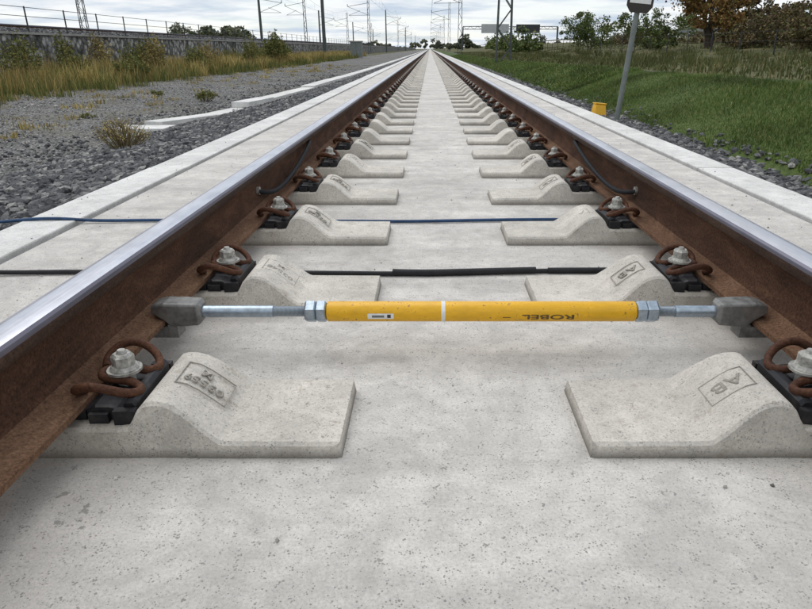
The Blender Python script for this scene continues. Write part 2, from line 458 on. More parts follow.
def sleeper_mesh():
    me = bpy.data.meshes.new('sleeper_block')
    V = []; f = []
    for s in (-1, 1):
        v, ff = block_verts(s); o = len(V); V += v; f += [tuple(i + o for i in q) for q in ff]
    me.from_pydata(V, [], f); me.update()
    bm = bmesh.new(); bm.from_mesh(me); bmesh.ops.recalc_face_normals(bm, faces=bm.faces)
    up = [q for q in bm.faces if q.calc_center_median().z > .029 and abs(q.normal.z) > .9]
    if sum(q.normal.z for q in up) < 0: bmesh.ops.reverse_faces(bm, faces=bm.faces)
    bm.to_mesh(me); bm.free()
    for p in me.polygons: p.use_smooth = True
    me.set_sharp_from_angle(angle=R(33))
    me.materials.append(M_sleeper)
    return me
SM = sleeper_mesh()

# ------------------------------------------------------------------ fastener
def fastener_mesh():
    g = Geo()
    Pf = [(-.050,.0),(-.050,.030),(-.044,.037),(-.032,.037),(-.024,.026),(-.012,.026),(.0,.030),(.026,.030),(.036,.024),(.042,.018),(.042,.0)]
    yy = [-.082,-.076,-.045,-.040,.040,.045,.076,.082]
    V = []; f = []
    n = len(Pf)
    for j, y in enumerate(yy):
        e = 0.006 if j in (0, 7) else 0
        low = 0.004 if j in (2, 1, 5, 6) else 0
        for (x, z) in Pf:
            V.append((x * (0.93 if e else 1), y, max(-.004, z - (e if z > .01 else 0) - (low if z > .02 and x > -.02 else 0))))
    for j in range(len(yy) - 1):
        for i in range(n - 1):
            f.append((j*n+i, (j+1)*n+i, (j+1)*n+i+1, j*n+i+1))
    f.append(tuple(range(n))); f.append(tuple(range((len(yy)-1)*n, len(yy)*n))[::-1])
    g.add(V, f, 0)
    for s in (-1, 1):
        g.box(-.05, -.012, min(s*.0825, s*.098), max(s*.0825, s*.098), -.004, .024, mi=0)
        g.box(.0, .034, min(s*.0825, s*.092), max(s*.0825, s*.092), -.004, .016, mi=0)
    def cyl(r1, r2, z0, z1, n, mi, off=0):
        v = []
        for r, z in ((r1, z0), (r2, z1)):
            for i in range(n):
                a = 2*math.pi*(i+off)/n; v.append((r*math.cos(a), r*math.sin(a), z))
        ff = [(i, (i+1)%n, n+(i+1)%n, n+i) for i in range(n)] + [tuple(range(n))[::-1], tuple(range(n, 2*n))]
        g.add(v, ff, mi)
    cyl(.017, .017, .028, .052, 16, 2)
    cyl(.031, .031, .052, .0565, 24, 2)
    cyl(.026, .022, .0571, .064, 20, 2)
    cyl(.0205, .0205, .0641, .080, 6, 2, .3)
    cyl(.0205, .0160, .0801, .085, 6, 2, .3)
    cyl(.010, .007, .0851, .091, 10, 2)
    o1 = g.obj('tmp_a', [M_black, M_clip, M_zinc]); fixn(o1)
    half = [(.040,.006,.048),(.036,.016,.047),(.012,.0225,.046),(-.012,.023,.044),(-.030,.027,.038),(-.044,.040,.036),(-.043,.060,.038),(-.026,.082,.050),(.0,.092,.064),(.030,.092,.068),(.056,.078,.054),(.062,.058,.042),(.054,.042,.038)]
    pts = [(x, -y, z) for x, y, z in half[::-1]] + [(.041,0,.048)] + half
    o2 = tube('tmp_b', pts, .0078, M_clip, res=5)
    me1, me2 = o1.data, o2.data
    bm = bmesh.new(); bm.from_mesh(me1); n1 = len(bm.faces)
    bm.from_mesh(me2); bm.faces.ensure_lookup_table()
    for q in bm.faces[n1:]: q.material_index = 1; q.smooth = True
    for v in bm.verts: v.co.z *= 1.08
    me = bpy.data.meshes.new('fastener'); bm.to_mesh(me); bm.free()
    for mm in (M_black, M_clip, M_zinc): me.materials.append(mm)
    bpy.data.objects.remove(o1); bpy.data.objects.remove(o2)
    return me
FM = fastener_mesh()
def pad_mesh():
    g = Geo(); g.box(-.078, .078, -.085, .085, SEAT+.001, RZ-.0005)
    me = bpy.data.meshes.new('rail_pad'); me.from_pydata(g.v, [], g.f); me.materials.append(M_black); return me
PM = pad_mesh()

Y0, SP = 1.054, 0.65
NEAR = 16
def arr(o, cnt, dy):
    a = o.modifiers.new('arr', 'ARRAY'); a.count = cnt; a.use_relative_offset = False; a.use_constant_offset = True
    a.constant_offset_displace = (0, dy, 0)
def fast_objs(y, cnt=0):
    for s in (-1, 1):
        for side in (-1, 1):
            o = bpy.data.objects.new('rail_fastener', FM); col.objects.link(o)
            o.location = (s * (0.7535 + side * 0.1185), y + (0 if cnt else random.uniform(-.003, .003)), SEAT+.0005)
            pointing = -side * s
            o.rotation_euler = (0, 0, 0 if pointing > 0 else math.pi)
            if not cnt: o.rotation_euler.z += random.uniform(-.04, .04)
            else: arr(o, cnt, SP * (1 if pointing > 0 else -1))
        o = bpy.data.objects.new('rail_pad', PM); col.objects.link(o); o.location = (s*.7535, y, 0)
        if cnt: arr(o, cnt, SP)
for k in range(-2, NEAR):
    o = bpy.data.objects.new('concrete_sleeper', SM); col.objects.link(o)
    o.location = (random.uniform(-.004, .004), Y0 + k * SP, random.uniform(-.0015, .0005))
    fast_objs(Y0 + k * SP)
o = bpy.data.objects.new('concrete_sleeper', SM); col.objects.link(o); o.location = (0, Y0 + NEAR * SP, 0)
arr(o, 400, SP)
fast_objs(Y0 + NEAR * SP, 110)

def hump_z(d):
    P = [(.222,.030),(.395,.031)] + HUMP
    return np.interp(d, [p[0] for p in P], [p[1] for p in P])
def emboss(lines, d0, yc, side, rotz, frame, parent):
    bm = bmesh.new()
    for txt, size, ox, oy in lines:
        cu = bpy.data.curves.new('t', 'FONT'); cu.body = txt; cu.size = size; cu.align_x = 'CENTER'; cu.align_y = 'CENTER'; cu.resolution_u = 2
        cu.offset = 0.0005
        o = bpy.data.objects.new('t', cu); col.objects.link(o)
        dg = bpy.context.evaluated_depsgraph_get(); me = bpy.data.meshes.new_from_object(o.evaluated_get(dg)); bpy.data.objects.remove(o)
        for v in me.vertices: v.co.x += ox; v.co.y += oy
        bm.from_mesh(me)
    w, h = frame; t_ = .0016
    for (a0, a1, b0, b1) in ((-w, w, h-t_, h), (-w, w, -h, -h+t_), (-w, -w+t_, -h+t_, h-t_), (w-t_, w, -h+t_, h-t_)):
        bm.faces.new([bm.verts.new(v) for v in ((a0,b0,0),(a1,b0,0),(a1,b1,0),(a0,b1,0))])
    bmesh.ops.triangulate(bm, faces=bm.faces)
    for _ in range(2):
        lng = [e for e in bm.edges if e.calc_length() > .008]
        if lng: bmesh.ops.subdivide_edges(bm, edges=lng, cuts=1)
        bmesh.ops.triangulate(bm, faces=bm.faces)
    bmesh.ops.recalc_face_normals(bm, faces=bm.faces)
    ret = bmesh.ops.extrude_face_region(bm, geom=list(bm.faces))
    for v in [e for e in ret['geom'] if isinstance(e, bmesh.types.BMVert)]: v.co.z += .0022
    c, s_ = math.cos(rotz), math.sin(rotz)
    for v in bm.verts:
        x = v.co.x * c - v.co.y * s_; y = v.co.x * s_ + v.co.y * c; zz = v.co.z
        d = d0 + x * side
        v.co = (side * (d - .6*zz), yc + y, float(hump_z(d)) + .0002 + .8*zz)
    me = bpy.data.meshes.new('casting_mark'); bm.to_mesh(me); bm.free()
    addobj('casting_mark', me, [M_emboss], parent)
emb = empty('sleeper_casting_marks')
random.seed(3)
for k in range(0, 6):
    yk = Y0 + k * SP
    emboss([(random.choice(['03559', '03561', '03548']), .027, 0, .012), ('M', .026, .002, -.018)], .493, yk + .012, -1, R(180), (.043, .040), emb)
    emboss([('AB', .040, 0, 0)], .493, yk, 1, R(180), (.037, .034), emb)

# ------------------------------------------------------------------ gauge tie bar
BY, BZ = 1.362, .102
bar = empty('gauge_rod')
def lathe(name, segs, m, n=40, hexa=False):
    V = []; f = []
    n = 6 if hexa else n
    for x, r in segs:
        for i in range(n):
            a = 2*math.pi*(i + (0.5 if hexa else 0))/n
            V.append((x, BY + r*math.cos(a), BZ + r*math.sin(a)))
    for j in range(len(segs)-1):
        for i in range(n):
            f.append((j*n+i, j*n+(i+1)%n, (j+1)*n+(i+1)%n, (j+1)*n+i))
    f.append(tuple(range(n))); f.append(tuple(range((len(segs)-1)*n, len(segs)*n))[::-1])
    o = pymesh(name, V, f, [m], bar); fixn(o)
    if not hexa:
        for p in o.data.polygons: p.use_smooth = True
        o.data.set_sharp_from_angle(angle=R(30))
    return o
r = .0235
lathe('yellow_tube', [(-.306,.019),(-.304,r-.001),(-.302,r),(.405,r),(.407,r-.001),(.409,.019)], M_yellow)
lathe('lock_nut_a', [(-.356,.022),(-.352,.0265),(-.334,.0265),(-.331,.023)], M_zinc2, hexa=True)
lathe('lock_nut_b', [(-.330,.023),(-.327,.0265),(-.310,.0265),(-.3065,.022)], M_zinc2, hexa=True)
lathe('lock_nut_c', [(.4095,.022),(.413,.0265),(.430,.0265),(.433,.023)], M_zinc2, hexa=True)
lathe('lock_nut_d', [(.434,.023),(.437,.0265),(.456,.0265),(.460,.022)], M_zinc2, hexa=True)
lathe('threaded_rod_a', [(-.43,.0120),(-.3562,.0120)], M_thread)
lathe('rod_a', [(-.60,.0138),(-.4302,.0138)], M_zinc2)
lathe('threaded_rod_b', [(.4602,.0120),(.50,.0120)], M_thread)
lathe('rod_b', [(.5002,.0138),(.61,.0138)], M_zinc2)
for s in (-1, 1):
    V = []; f = []
    secs = [(.592,.018,.018,0,.85),(.600,.025,.026,0,.95),(.638,.027,.028,0,.95),(.664,.027,.028,0,.95),(.674,.027,.023,.006,.95),(.692,.026,.015,.011,.95),(.704,.025,.010,.012,.95)]
    for x, hy, hz, dz, q in secs:
        for (a, b) in ((-1,-q*.85),(-.88,-1),(.88,-1),(1,-q*.85),(1,q*.85),(.88,1),(-.88,1),(-1,q*.85)):
            V.append((s*x, BY + a*hy, BZ + dz + b*hz))
    n = 8
    for j in range(len(secs)-1):
        for i in range(n): f.append((j*n+i, j*n+(i+1)%n, (j+1)*n+(i+1)%n, (j+1)*n+i))
    f.append(tuple(range(n))); f.append(tuple(range((len(secs)-1)*n, len(secs)*n))[::-1])
    o = pymesh('end_jaw', V, f, [M_steel], bar); fixn(o)
    bv = o.modifiers.new('b', 'BEVEL'); bv.width = .002; bv.segments = 2
    g = Geo()
    x0, x1 = sorted((s*.650, s*.672)); g.box(x0, x1, BY-.022, BY+.022, .045, .077)
    x0, x1 = sorted((s*.6725, s*.72)); g.box(x0, x1, BY-.022, BY+.022, .045, .072)
    g.obj('foot_hook', [M_steel], bar)
def wrap_patch(name, x0, x1, a0, a1, m, rr=r+.0006):
    V = []; f = []; n = 8
    for x in (x0, x1):
        for i in range(n+1):
            a = R(a0 + (a1-a0)*i/n); V.append((x, BY - rr*math.cos(a), BZ + rr*math.sin(a)))
    for i in range(n): f.append((i, i+1, n+2+i, n+1+i))
    return pymesh(name, V, f, [m], bar, smooth=True)
wrap_patch('white_sticker', -.210, -.150, -24, 10, M_white)
wrap_patch('sticker_print', -.200, -.172, -14, 0, M_galv, r+.001)
wrap_patch('sticker_print_b', -.165, -.157, -16, 4, M_ink, r+.001)
lathe('white_band', [(-.041,r+.0004),(-.032,r+.0004)], M_white)
wrap_patch('paint_line', .10, .118, -16, -12, M_inkw)
cu = bpy.data.curves.new('t', 'FONT'); cu.body = 'ROBEL'; cu.size = .034; cu.align_x = 'CENTER'; cu.align_y = 'CENTER'; cu.offset = .0006
o = bpy.data.objects.new('t', cu); col.objects.link(o)
dg = bpy.context.evaluated_depsgraph_get(); me = bpy.data.meshes.new_from_object(o.evaluated_get(dg)); bpy.data.objects.remove(o)
bm = bmesh.new(); bm.from_mesh(me); bmesh.ops.triangulate(bm, faces=bm.faces); bmesh.ops.subdivide_edges(bm, edges=bm.edges, cuts=1); bm.to_mesh(me); bm.free()
for v in me.vertices:
    x = -v.co.x * 1.2; h = -v.co.y * .5; a = R(-10) + h / r
    v.co = (.205 + x, BY - (r+.0009)*math.cos(a), BZ + (r+.0009)*math.sin(a))
me.materials.clear(); addobj('maker_lettering', me, [M_inkw], bar)

# ------------------------------------------------------------------ cables
def wob(pts, a=.004):
    return [(x, y + random.uniform(-a, a), z) for x, y, z in pts]
cb = empty('signal_cable')
zc = .009
p1 = [(-3.0,1.84,-.12),(-2.2,1.86,-.03),(-1.75,1.88,.02),(-1.6,1.89,.024),(-1.45,1.90,.010),(-1.2,1.915,zc),(-.95,1.91,zc),(-.83,1.90,.02),(-.75,1.90,.03),(-.68,1.90,.02),(-.6,1.905,zc),(-.4,1.90,zc),(-.15,1.895,zc),(.1,1.91,zc),(.35,1.925,zc),(.6,1.92,zc),(.68,1.92,.02),(.75,1.91,.03),(.83,1.91,.02),(.95,1.9,zc),(1.3,1.92,zc),(1.5,1.93,.012),(1.6,1.94,.024),(1.75,1.95,.02),(2.1,2.0,-.06)]
tube('cable', wob(p1), .0075, M_cable, cb, 6)
tube('protective_sleeve', [(-.185,1.900,.0125),(-.1,1.893,.0118),(.02,1.903,.0115),(.14,1.912,.0118),(.27,1.920,.0125)], .0108, M_cable, cb, 8)
tube('sleeve_c', [(.31,1.922,.0105),(.45,1.924,.0105),(.52,1.923,.0105)], .0096, M_cable, cb, 8)
p2 = [(x, y + .655, z) for x, y, z in p1 if x < 1.0] + [(1.05, 2.60, .006), (1.12, 2.66, .004)]
tube('blue_cable', wob([(-2.6,2.50,-.06)] + p2[2:], .006), .0065, M_blue, None, 6)
for s in (-1, 1):
    c = empty('rail_bond_cable')
    pts = [(s*.741,3.62,.19),(s*.725,3.56,.198),(s*.712,3.42,.185),(s*.706,3.15,.15),(s*.700,2.85,.125),(s*.704,2.62,.120),(s*.722,2.50,.138),(s*.742,2.47,.15)]
    tube('bond', pts, .0095, M_bond, c, 8)
    for yy, zz in ((3.60,.19),(2.48,.15)):
        g = Geo(); g.beam((s*.735, yy, zz), (s*.748, yy, zz), .016, n=12); g.obj('bond_stud', [M_zinc], c)

# ------------------------------------------------------------------ stones
bm = bmesh.new(); bmesh.ops.create_icosphere(bm, subdivisions=1, radius=1)
ICO = np.array([v.co[:] for v in bm.verts]); ICOF = [[v.index for v in f.verts] for f in bm.faces]; bm.free()
OCT = np.array([(1,0,0),(-1,0,0),(0,1,0),(0,-1,0),(0,0,1),(0,0,-1)], float)
OCTF = [[0,2,4],[2,1,4],[1,3,4],[3,0,4],[2,0,5],[1,2,5],[3,1,5],[0,3,5]]
def stones(name, x, y, r, m, base=ICO, faces=ICOF, jit=.28, sink=.2, z=None, flat=.75):
    N = len(x)
    V = base[None] * (1 + rng.uniform(-jit, jit, (N, len(base), 1)))
    V = V * rng.uniform(.6, 1.1, (N, 1, 3))
    V = np.einsum('nij,nkj->nki', rand_rot(N), V)
    V[..., 2] *= flat
    V = V * r[:, None, None]
    z = H(x, y) if z is None else z
    V[..., 0] += x[:, None]; V[..., 1] += y[:, None]; V[..., 2] += (z + r * (flat - sink) * .6)[:, None]
    v, f = inst(base, faces, N, V)
    return npmesh(name, v, f, [m])
def ysamp(N, a, b, pw=1.0): return a + (b - a) * rng.random(N) ** pw
parts = [(8500,-3.3,-1.745,1.5,9,1.0,.031),(12500,-3.2,-1.745,9,34,1.15,.035),(2900,1.755,2.05,1.6,9,1.0,.031),(3700,1.755,2.05,9,34,1.15,.035)]
xx=[];yy=[];rr=[]
for N,a,b,c,d,pw,rad in parts:
    xx.append(rng.uniform(a,b,N)); yy.append(ysamp(N,c,d,pw)); rr.append(rad*rng.uniform(.55,1.3,N))
stones('ballast_stones', np.concatenate(xx), np.concatenate(yy), np.concatenate(rr), M_stone)
x1,y1 = rng.uniform(-8.5,-3.0,30000), ysamp(30000,3.0,40,1.3)
r1 = rng.uniform(.006,.019,30000) * np.where(rng.random(30000) < .06, 2.0, 1)
stones('loose_gravel', x1, y1, r1, M_pebble, OCT, OCTF, .25, .1)
x1,y1 = -3.0 - np.abs(rng.normal(0,.6,2400)), ysamp(2400,2.5,25,1.2)
stones('scattered_ballast', x1, y1, rng.uniform(.014,.032,2400), M_stone)
x1 = 2.03 + np.abs(rng.normal(0,.10,700)); y1 = ysamp(700,1.8,25,1.2)
stones('scattered_ballast', x1, y1, rng.uniform(.014,.03,700), M_stone)
x1 = np.concatenate([rng.uniform(-1.7,-.95,300), rng.uniform(-.62,.62,200), rng.uniform(.95,1.7,300)]); y1 = ysamp(800,.45,12,1.2)
stones('slab_grit', x1, y1, rng.uniform(.0012,.005,800), M_pebble, OCT, OCTF, .2, .1, z=np.where(np.abs(x1)>1.52,.014,0.0))

# ------------------------------------------------------------------ grass
def blades(name, xe, y, h, w, m, lean=.5):
    N = len(xe)
    z = H(xe, y) - .01; x = warp(xe, y)
    a = rng.uniform(0, 2*np.pi, N); la = rng.uniform(0, 2*np.pi, N); ln = rng.uniform(0, lean, N) * h
    dx = np.cos(a) * w; dy = np.sin(a) * w
    tip = np.stack([x + np.cos(la)*ln, y + np.sin(la)*ln, z + h*np.sqrt(np.maximum(.05, 1-(ln/h)**2*.6))], -1)
    b0 = np.stack([x - dx, y - dy, z], -1); b1 = np.stack([x + dx, y + dy, z], -1)
    m0 = np.stack([x - dx*.8 + np.cos(la)*ln*.3, y - dy*.8 + np.sin(la)*ln*.3, z + h*.55], -1)
    m1 = np.stack([x + dx*.8 + np.cos(la)*ln*.3, y + dy*.8 + np.sin(la)*ln*.3, z + h*.55], -1)
    V = np.stack([b0, b1, m1, m0, tip], 1).reshape(-1, 3)
    o = (np.arange(N) * 5)[:, None]
    F = np.concatenate([o + np.array([[0,1,2]]), o + np.array([[0,2,3]]), o + np.array([[3,2,4]])])
    return npmesh(name, V, F, [m])
N1, N2 = 100000, 60000
x = np.concatenate([XB + .04 + (XC-XB)*rng.random(N1), XB + .04 + (XC-XB)*rng.random(N2)])
y = np.concatenate([ysamp(N1,1.8,13,1.2), ysamp(N2,11,70,1.6)])
h = np.concatenate([rng.uniform(.02,.06,N1), rng.uniform(.03,.09,N2)])
cl = .55 + .9*(np.sin(x*3+y*1.3)*np.sin(y*2.3-x*1.1)*.5+.5)
blades('lawn_grass', x, y, h*cl, np.concatenate([np.full(N1,.0022), np.full(N2,.006)]), M_grass, .9)
N = 60000
blades('rough_grass', XC + .55 + rng.random(N)**1.2*22, ysamp(N, 4, 110, 1.5), rng.uniform(.04,.17,N), np.full(N,.011), M_rough, .8)
def tufts(name, nt, per, xr, yr, hr, m, pw=1.3, w=.004, sp=.14, lean=.45):
    tx = rng.uniform(*xr, nt); ty = ysamp(nt, *yr, pw); th = rng.uniform(*hr, nt)
    x = (tx[:,None] + rng.normal(0, sp, (nt,per))).ravel(); y = (ty[:,None] + rng.normal(0, sp, (nt,per))).ravel()
    h = (th[:,None]*rng.uniform(.5,1.15,(nt,per))).ravel()
    return blades(name, x, y, h, w*(1+y/18), m, lean)
tufts('dry_tall_grass', 1300, 60, (-12.4,-8.1), (7,85), (.2,.75), M_dry)
tufts('meadow_grass', 900, 40, (-12,-7.4), (6,70), (.12,.5), M_weed)
tufts('verge_grass', 120, 30, (-8.0,-4.6), (7,40), (.04,.14), M_dry, sp=.09)
tufts('rough_tufts', 260, 45, (XC+1.2, 11), (6,60), (.12,.36), M_rough, sp=.12)

def leafcloud(centers, radii, n, size, sq=.8, narrow=1.0):
    cidx = rng.integers(0, len(centers), n)
    C = np.asarray(centers)[cidx]; Rr = np.asarray(radii)[cidx]
    d = rng.normal(size=(n,3)); d /= np.linalg.norm(d,axis=1)[:,None]
    P = C + d * (Rr * rng.random(n)**.45)[:,None] * np.array([1,1,sq])
    base = np.array([(-1,-.55*narrow,0),(0,-.9*narrow,.15),(1,0,0),(0,.9*narrow,-.1)])
    V = np.einsum('nij,kj->nki', rand_rot(n), base) * (size*rng.uniform(.5,1.3,n))[:,None,None] + P[:,None]
    F = (np.array([[0,1,2,3]])[None] + (np.arange(n)*4)[:,None,None]).reshape(-1,4)
    return V.reshape(-1,3), F
def tree(name, loc, h, cr, nleaf, leaf, lm, trunk_r=.12, stems=1, crown_base=.25, nb=26):
    root = empty(name); root.location = loc
    g = Geo(); tips = []; rad = []
    for s in range(stems):
        a0 = random.uniform(0, 6.28); off = (cr*.25 if stems > 1 else 0)
        base = Vector((math.cos(a0)*off*.3, math.sin(a0)*off*.3, -.1)); p = base.copy()
        top = Vector((math.cos(a0)*off*1.6, math.sin(a0)*off*1.6, h*.8)); N = 6; prev = p; pts = [p]
        for i in range(1, N+1):
            q = base.lerp(top, i/N) + Vector((random.uniform(-1,1), random.uniform(-1,1), 0))*cr*.06
            g.beam(prev, q, trunk_r*(1-(i-1)/N*.8), n=7, w2=trunk_r*(1-i/N*.8)); prev = q; pts.append(q)
        for b in range(nb//stems):
            t_ = random.uniform(crown_base, 1.0); k = min(N-1, int(t_*N)); st = pts[k].lerp(pts[k+1], t_*N-k if t_ < 1 else 1)
            a = random.uniform(0, 6.28); ln = cr*(1.05-.55*abs(t_-.55)/.5)*random.uniform(.5,1.05)
            e = st + Vector((math.cos(a)*ln, math.sin(a)*ln, ln*random.uniform(.1,.6)))
            mid = st.lerp(e, .5) + Vector((0,0,ln*.08))
            g.beam(st, mid, trunk_r*.3, n=5, w2=trunk_r*.2); g.beam(mid, e, trunk_r*.2, n=5, w2=trunk_r*.05)
            tips += [tuple(e), tuple(mid.lerp(e,.4))]; rad += [cr*random.uniform(.16,.34), cr*random.uniform(.12,.25)]
            for _ in range(3):
                e2 = e + Vector((random.uniform(-1,1), random.uniform(-1,1), random.uniform(-.4,1)))*cr*.3
                g.beam(mid, e2, trunk_r*.1, n=4, w2=trunk_r*.03); tips.append(tuple(e2)); rad.append(cr*random.uniform(.08,.18))
    g.obj('trunk', [M_bark], root)
    v, f = leafcloud(tips, rad, nleaf, leaf); npmesh('crown', v, f, [lm], root)
    return root
def G(x, y=50): return float(H(np.array(float(x)), np.array(float(y)))) - .03
tree('autumn_tree', (13.4, 33, G(14.6)), 3.9, 2.1, 14000, .06, M_autumn, .13, stems=3, crown_base=.12)
tree('autumn_tree', (15.8, 35, G(17)), 2.5, 1.8, 8000, .06, M_leafb, .10, stems=3, crown_base=.1)
tree('green_shrub', (14.0, 24.5, G(14.5)), 1.35, 1.5, 8000, .045, M_leafb, .05, stems=3, crown_base=.05)
tree('green_shrub', (16.2, 24, G(16)), 1.7, 1.7, 8000, .045, M_leafg, .05, stems=4, crown_base=.05)
tree('green_shrub', (18.3, 29, G(18)), 1.9, 1.9, 8000, .05, M_leafg, .05, stems=4, crown_base=.05)
tree('green_shrub', (12.8, 40, G(13.8)), 1.5, 2.0, 7000, .05, M_leafg, .05, stems=3, crown_base=.05)
tree('green_shrub', (12.2, 18.0, G(12.5)), .95, 1.4, 8000, .04, M_leafb, .04, stems=4, crown_base=.05)
tree('green_shrub', (14.2, 19.5, G(14.2)), 1.05, 1.5, 8000, .04, M_leafg, .04, stems=4, crown_base=.05)
tree('green_shrub', (12.6, 22, G(12.6)), .9, 1.3, 7000, .04, M_leafb, .04, stems=4, crown_base=.05)
tree('green_shrub', (13.4, 28, G(13)), 1.2, 1.6, 7000, .045, M_leafb, .04, stems=4, crown_base=.05)
tree('green_shrub', (12.0, 52, G(13)), 1.7, 2.4, 7000, .06, M_leafg, .05, stems=3, crown_base=.05)
def bush(name, loc, h, w, n, m, leaf=.02, tw=60):
    root = empty(name); root.location = loc
    g = Geo(); tips = []
    for i in range(tw):
        a = random.uniform(0, 6.28); rr_ = random.random()**.6*w
        e = Vector((math.cos(a)*rr_, math.sin(a)*rr_, h*random.uniform(.5,1.0)*(1-.35*(rr_/w)**2)))
        s = Vector((e.x*.12, e.y*.12, -.02)); md = s.lerp(e,.5)+Vector((random.uniform(-1,1),random.uniform(-1,1),0))*w*.1
        g.beam(s, md, .0035, n=3, w2=.0025); g.beam(md, e, .0025, n=3, w2=.001); tips += [tuple(e), tuple(md.lerp(e,.5)), tuple(md.lerp(e,.75))]
        for _ in range(2):
            e2 = md.lerp(e,.6)+Vector((random.uniform(-1,1),random.uniform(-1,1),random.uniform(.0,1)))*w*.25; g.beam(md.lerp(e,.3), e2, .002, n=3, w2=.001); tips.append(tuple(e2))
    g.obj('twigs', [M_twig], root)
    v, f = leafcloud(tips, [w*.11]*len(tips), n, leaf, narrow=.55); npmesh('leaves', v, f, [m], root)
bush('dry_bush', (-2.85, 5.9, G(-2.85)), .36, .26, 600, M_dry, .010, 110)
bush('weed_plant', (-4.2, 12.2, G(-4.2)), .28, .22, 900, M_weed, .018, 40)
bush('weed_plant', (-4.9, 9.3, G(-4.9)), .12, .12, 250, M_weed, .014, 20)
bush('weed_plant', (-5.6, 13.4, G(-5.6)), .16, .18, 400, M_weed, .016, 20)
for i in range(26):
    x = random.uniform(-12.2,-8.3); y = random.uniform(11, 48)
    bush('weed_plant', (x, y, G(x)), random.uniform(.8,1.6), random.uniform(.3,.7), 1800, random.choice([M_weed, M_weed, M_dry]), .03, 60)
bush('weed_plant', (-8.6, 38, G(-8.6)), 2.0, .7, 4500, M_weed, .045, 80)
bush('weed_plant', (-9.2, 41, G(-9)), 1.5, 1.0, 4500, M_weed, .045, 80)

# ------------------------------------------------------------------ cable trough on left
g = Geo()
path = [(-3.45,8.0),(-3.05,8.9),(-2.78,11),(-2.62,14),(-2.5,19),(-2.4,28),(-2.35,50),(-2.35,120),(-2.35,400)]
for (xa,ya),(xb,yb) in zip(path[:-1], path[1:]):
    n = max(1, int(min(60,(yb-ya))/1.0)) if ya < 60 else 1
    for i in range(n):
        x0,y0 = xa+(xb-xa)*i/n, ya+(yb-ya)*i/n; x1,y1 = xa+(xb-xa)*(i+1)/n, ya+(yb-ya)*(i+1)/n
        d = Vector((x1-x0,y1-y0,0)); d.normalize(); nn = Vector((-d.y,d.x,0))*.14
        s = Vector((x0,y0,0))+d*.008; e = Vector((x1,y1,0))-d*.008
        zt = -.05 + random.uniform(-.006,.006) + (-.11 if y0<9 else -.03 if y0<14 else 0)
        v = [s-nn+Vector((0,0,-.4)), e-nn+Vector((0,0,-.4)), e+nn+Vector((0,0,-.4)), s+nn+Vector((0,0,-.4)), s-nn+Vector((0,0,zt)), e-nn+Vector((0,0,zt)), e+nn+Vector((0,0,zt)), s+nn+Vector((0,0,zt))]
        g.add(v, box_vf(0,1,0,1,0,1)[1])
g.box(-3.75,-3.15,7.55,7.95,-.4,-.19)
g.obj('cable_trough', [M_strip])

# ------------------------------------------------------------------ raised track on left
g = Geo()
def prism(P, y0, y1, mi):
    n = len(P); v = [(x,y0,z) for x,z in P] + [(x,y1,z) for x,z in P]
    f = [(i,(i+1)%n,n+(i+1)%n,n+i) for i in range(n)] + [tuple(range(n)), tuple(range(n,2*n))[::-1]]
    g.add(v, f, mi)
prism([(-13.05,-.6),(-13.05,1.02),(-14.1,1.30),(-19.2,1.30),(-21,-.6)], 4.02, 600, 0)
fixn(g.obj('raised_track_embankment', [G_ballast]))
wl = empty('retaining_wall')
g = Geo(); g.box(-13.045,-12.75,4,600,-.6,1.08); g.obj('stone_face', [G_wall], wl)
g = Geo()
y = 4.0
while y < 200: g.box(-13.08,-12.70,y,y+1.99,1.082,1.15); y += 2.0
g.box(-13.08,-12.70,y,600,1.082,1.15); g.obj('coping', [M_wallc], wl)
g = Geo()
for y in np.arange(6, 160, 2.4): g.beam((-13.3,y,1.0),(-13.3,y,1.95),.025)
for z in (1.35,1.65,1.92): g.beam((-13.3,6,z),(-13.3,160,z),.012)
g.obj('railing_fence', [M_dark])
for xr in (-15.0, -16.5):
    g = Geo(); g.box(xr-.036,xr+.036,4,600,1.441,1.48,mi=1); g.box(xr-.01,xr+.01,4,600,1.341,1.44); g.box(xr-.07,xr+.07,4,600,1.32,1.34)
    g.obj('steel_rail', [M_rust, M_edge])
N=9000
x = rng.uniform(-14.3,-13.1,N); y = ysamp(N,12,60,1.2)
stones('embankment_stones', x, y, .05*rng.uniform(.5,1.2,N), M_stone, z=np.interp(x,[-14.1,-13.05],[1.30,1.02]))

# ------------------------------------------------------------------ masts
def mast(loc, h, w, arm=0, arm_dir=-1, solid=False):
    root = empty('catenary_mast'); root.location = loc
    g = Geo()
    if solid:
        g.beam((0,0,-.2),(0,0,h), w*.5, n=4, w2=w*.35)
    else:
        n = max(6, int(h/.75)); d = .6
        for sx in (-1,1):
            for sy in (-1,1):
                g.beam((sx*w/2, sy*w/2*d, 0),(sx*w/2*.55, sy*w/2*d*.55, h), .038)
        for i in range(n):
            z0, z1 = h*i/n, h*(i+1)/n; k0 = 1-.45*i/n; k1 = 1-.45*(i+1)/n; s = 1 if i%2 else -1
            for sy in (-1,1): g.beam((s*w/2*k0, sy*w/2*d*k0, z0), (-s*w/2*k1, sy*w/2*d*k1, z1), .024)
            for sx in (-1,1): g.beam((sx*w/2*k0, s*w/2*d*k0, z0), (sx*w/2*k1, -s*w/2*d*k1, z1), .024)
    g.box(-.4,.4,-.4,.4,-.4,.05,mi=1)
    if arm:
        a = arm_dir
        g.beam((0,0,h*.86),(a*arm,0,h*.80),.04); g.beam((0,0,h*.66),(a*arm,0,h*.80),.035); g.beam((0,0,h*.66),(a*arm*.95,0,h*.655),.03)
        g.beam((a*arm,0,h*.80),(a*arm,0,h*.84),.06)
        g.beam((a*arm*.4,0,h*.735),(a*arm*.95,0,h*.655),.03)
    g.obj('lattice', [M_mast, M_wallc], root); return root
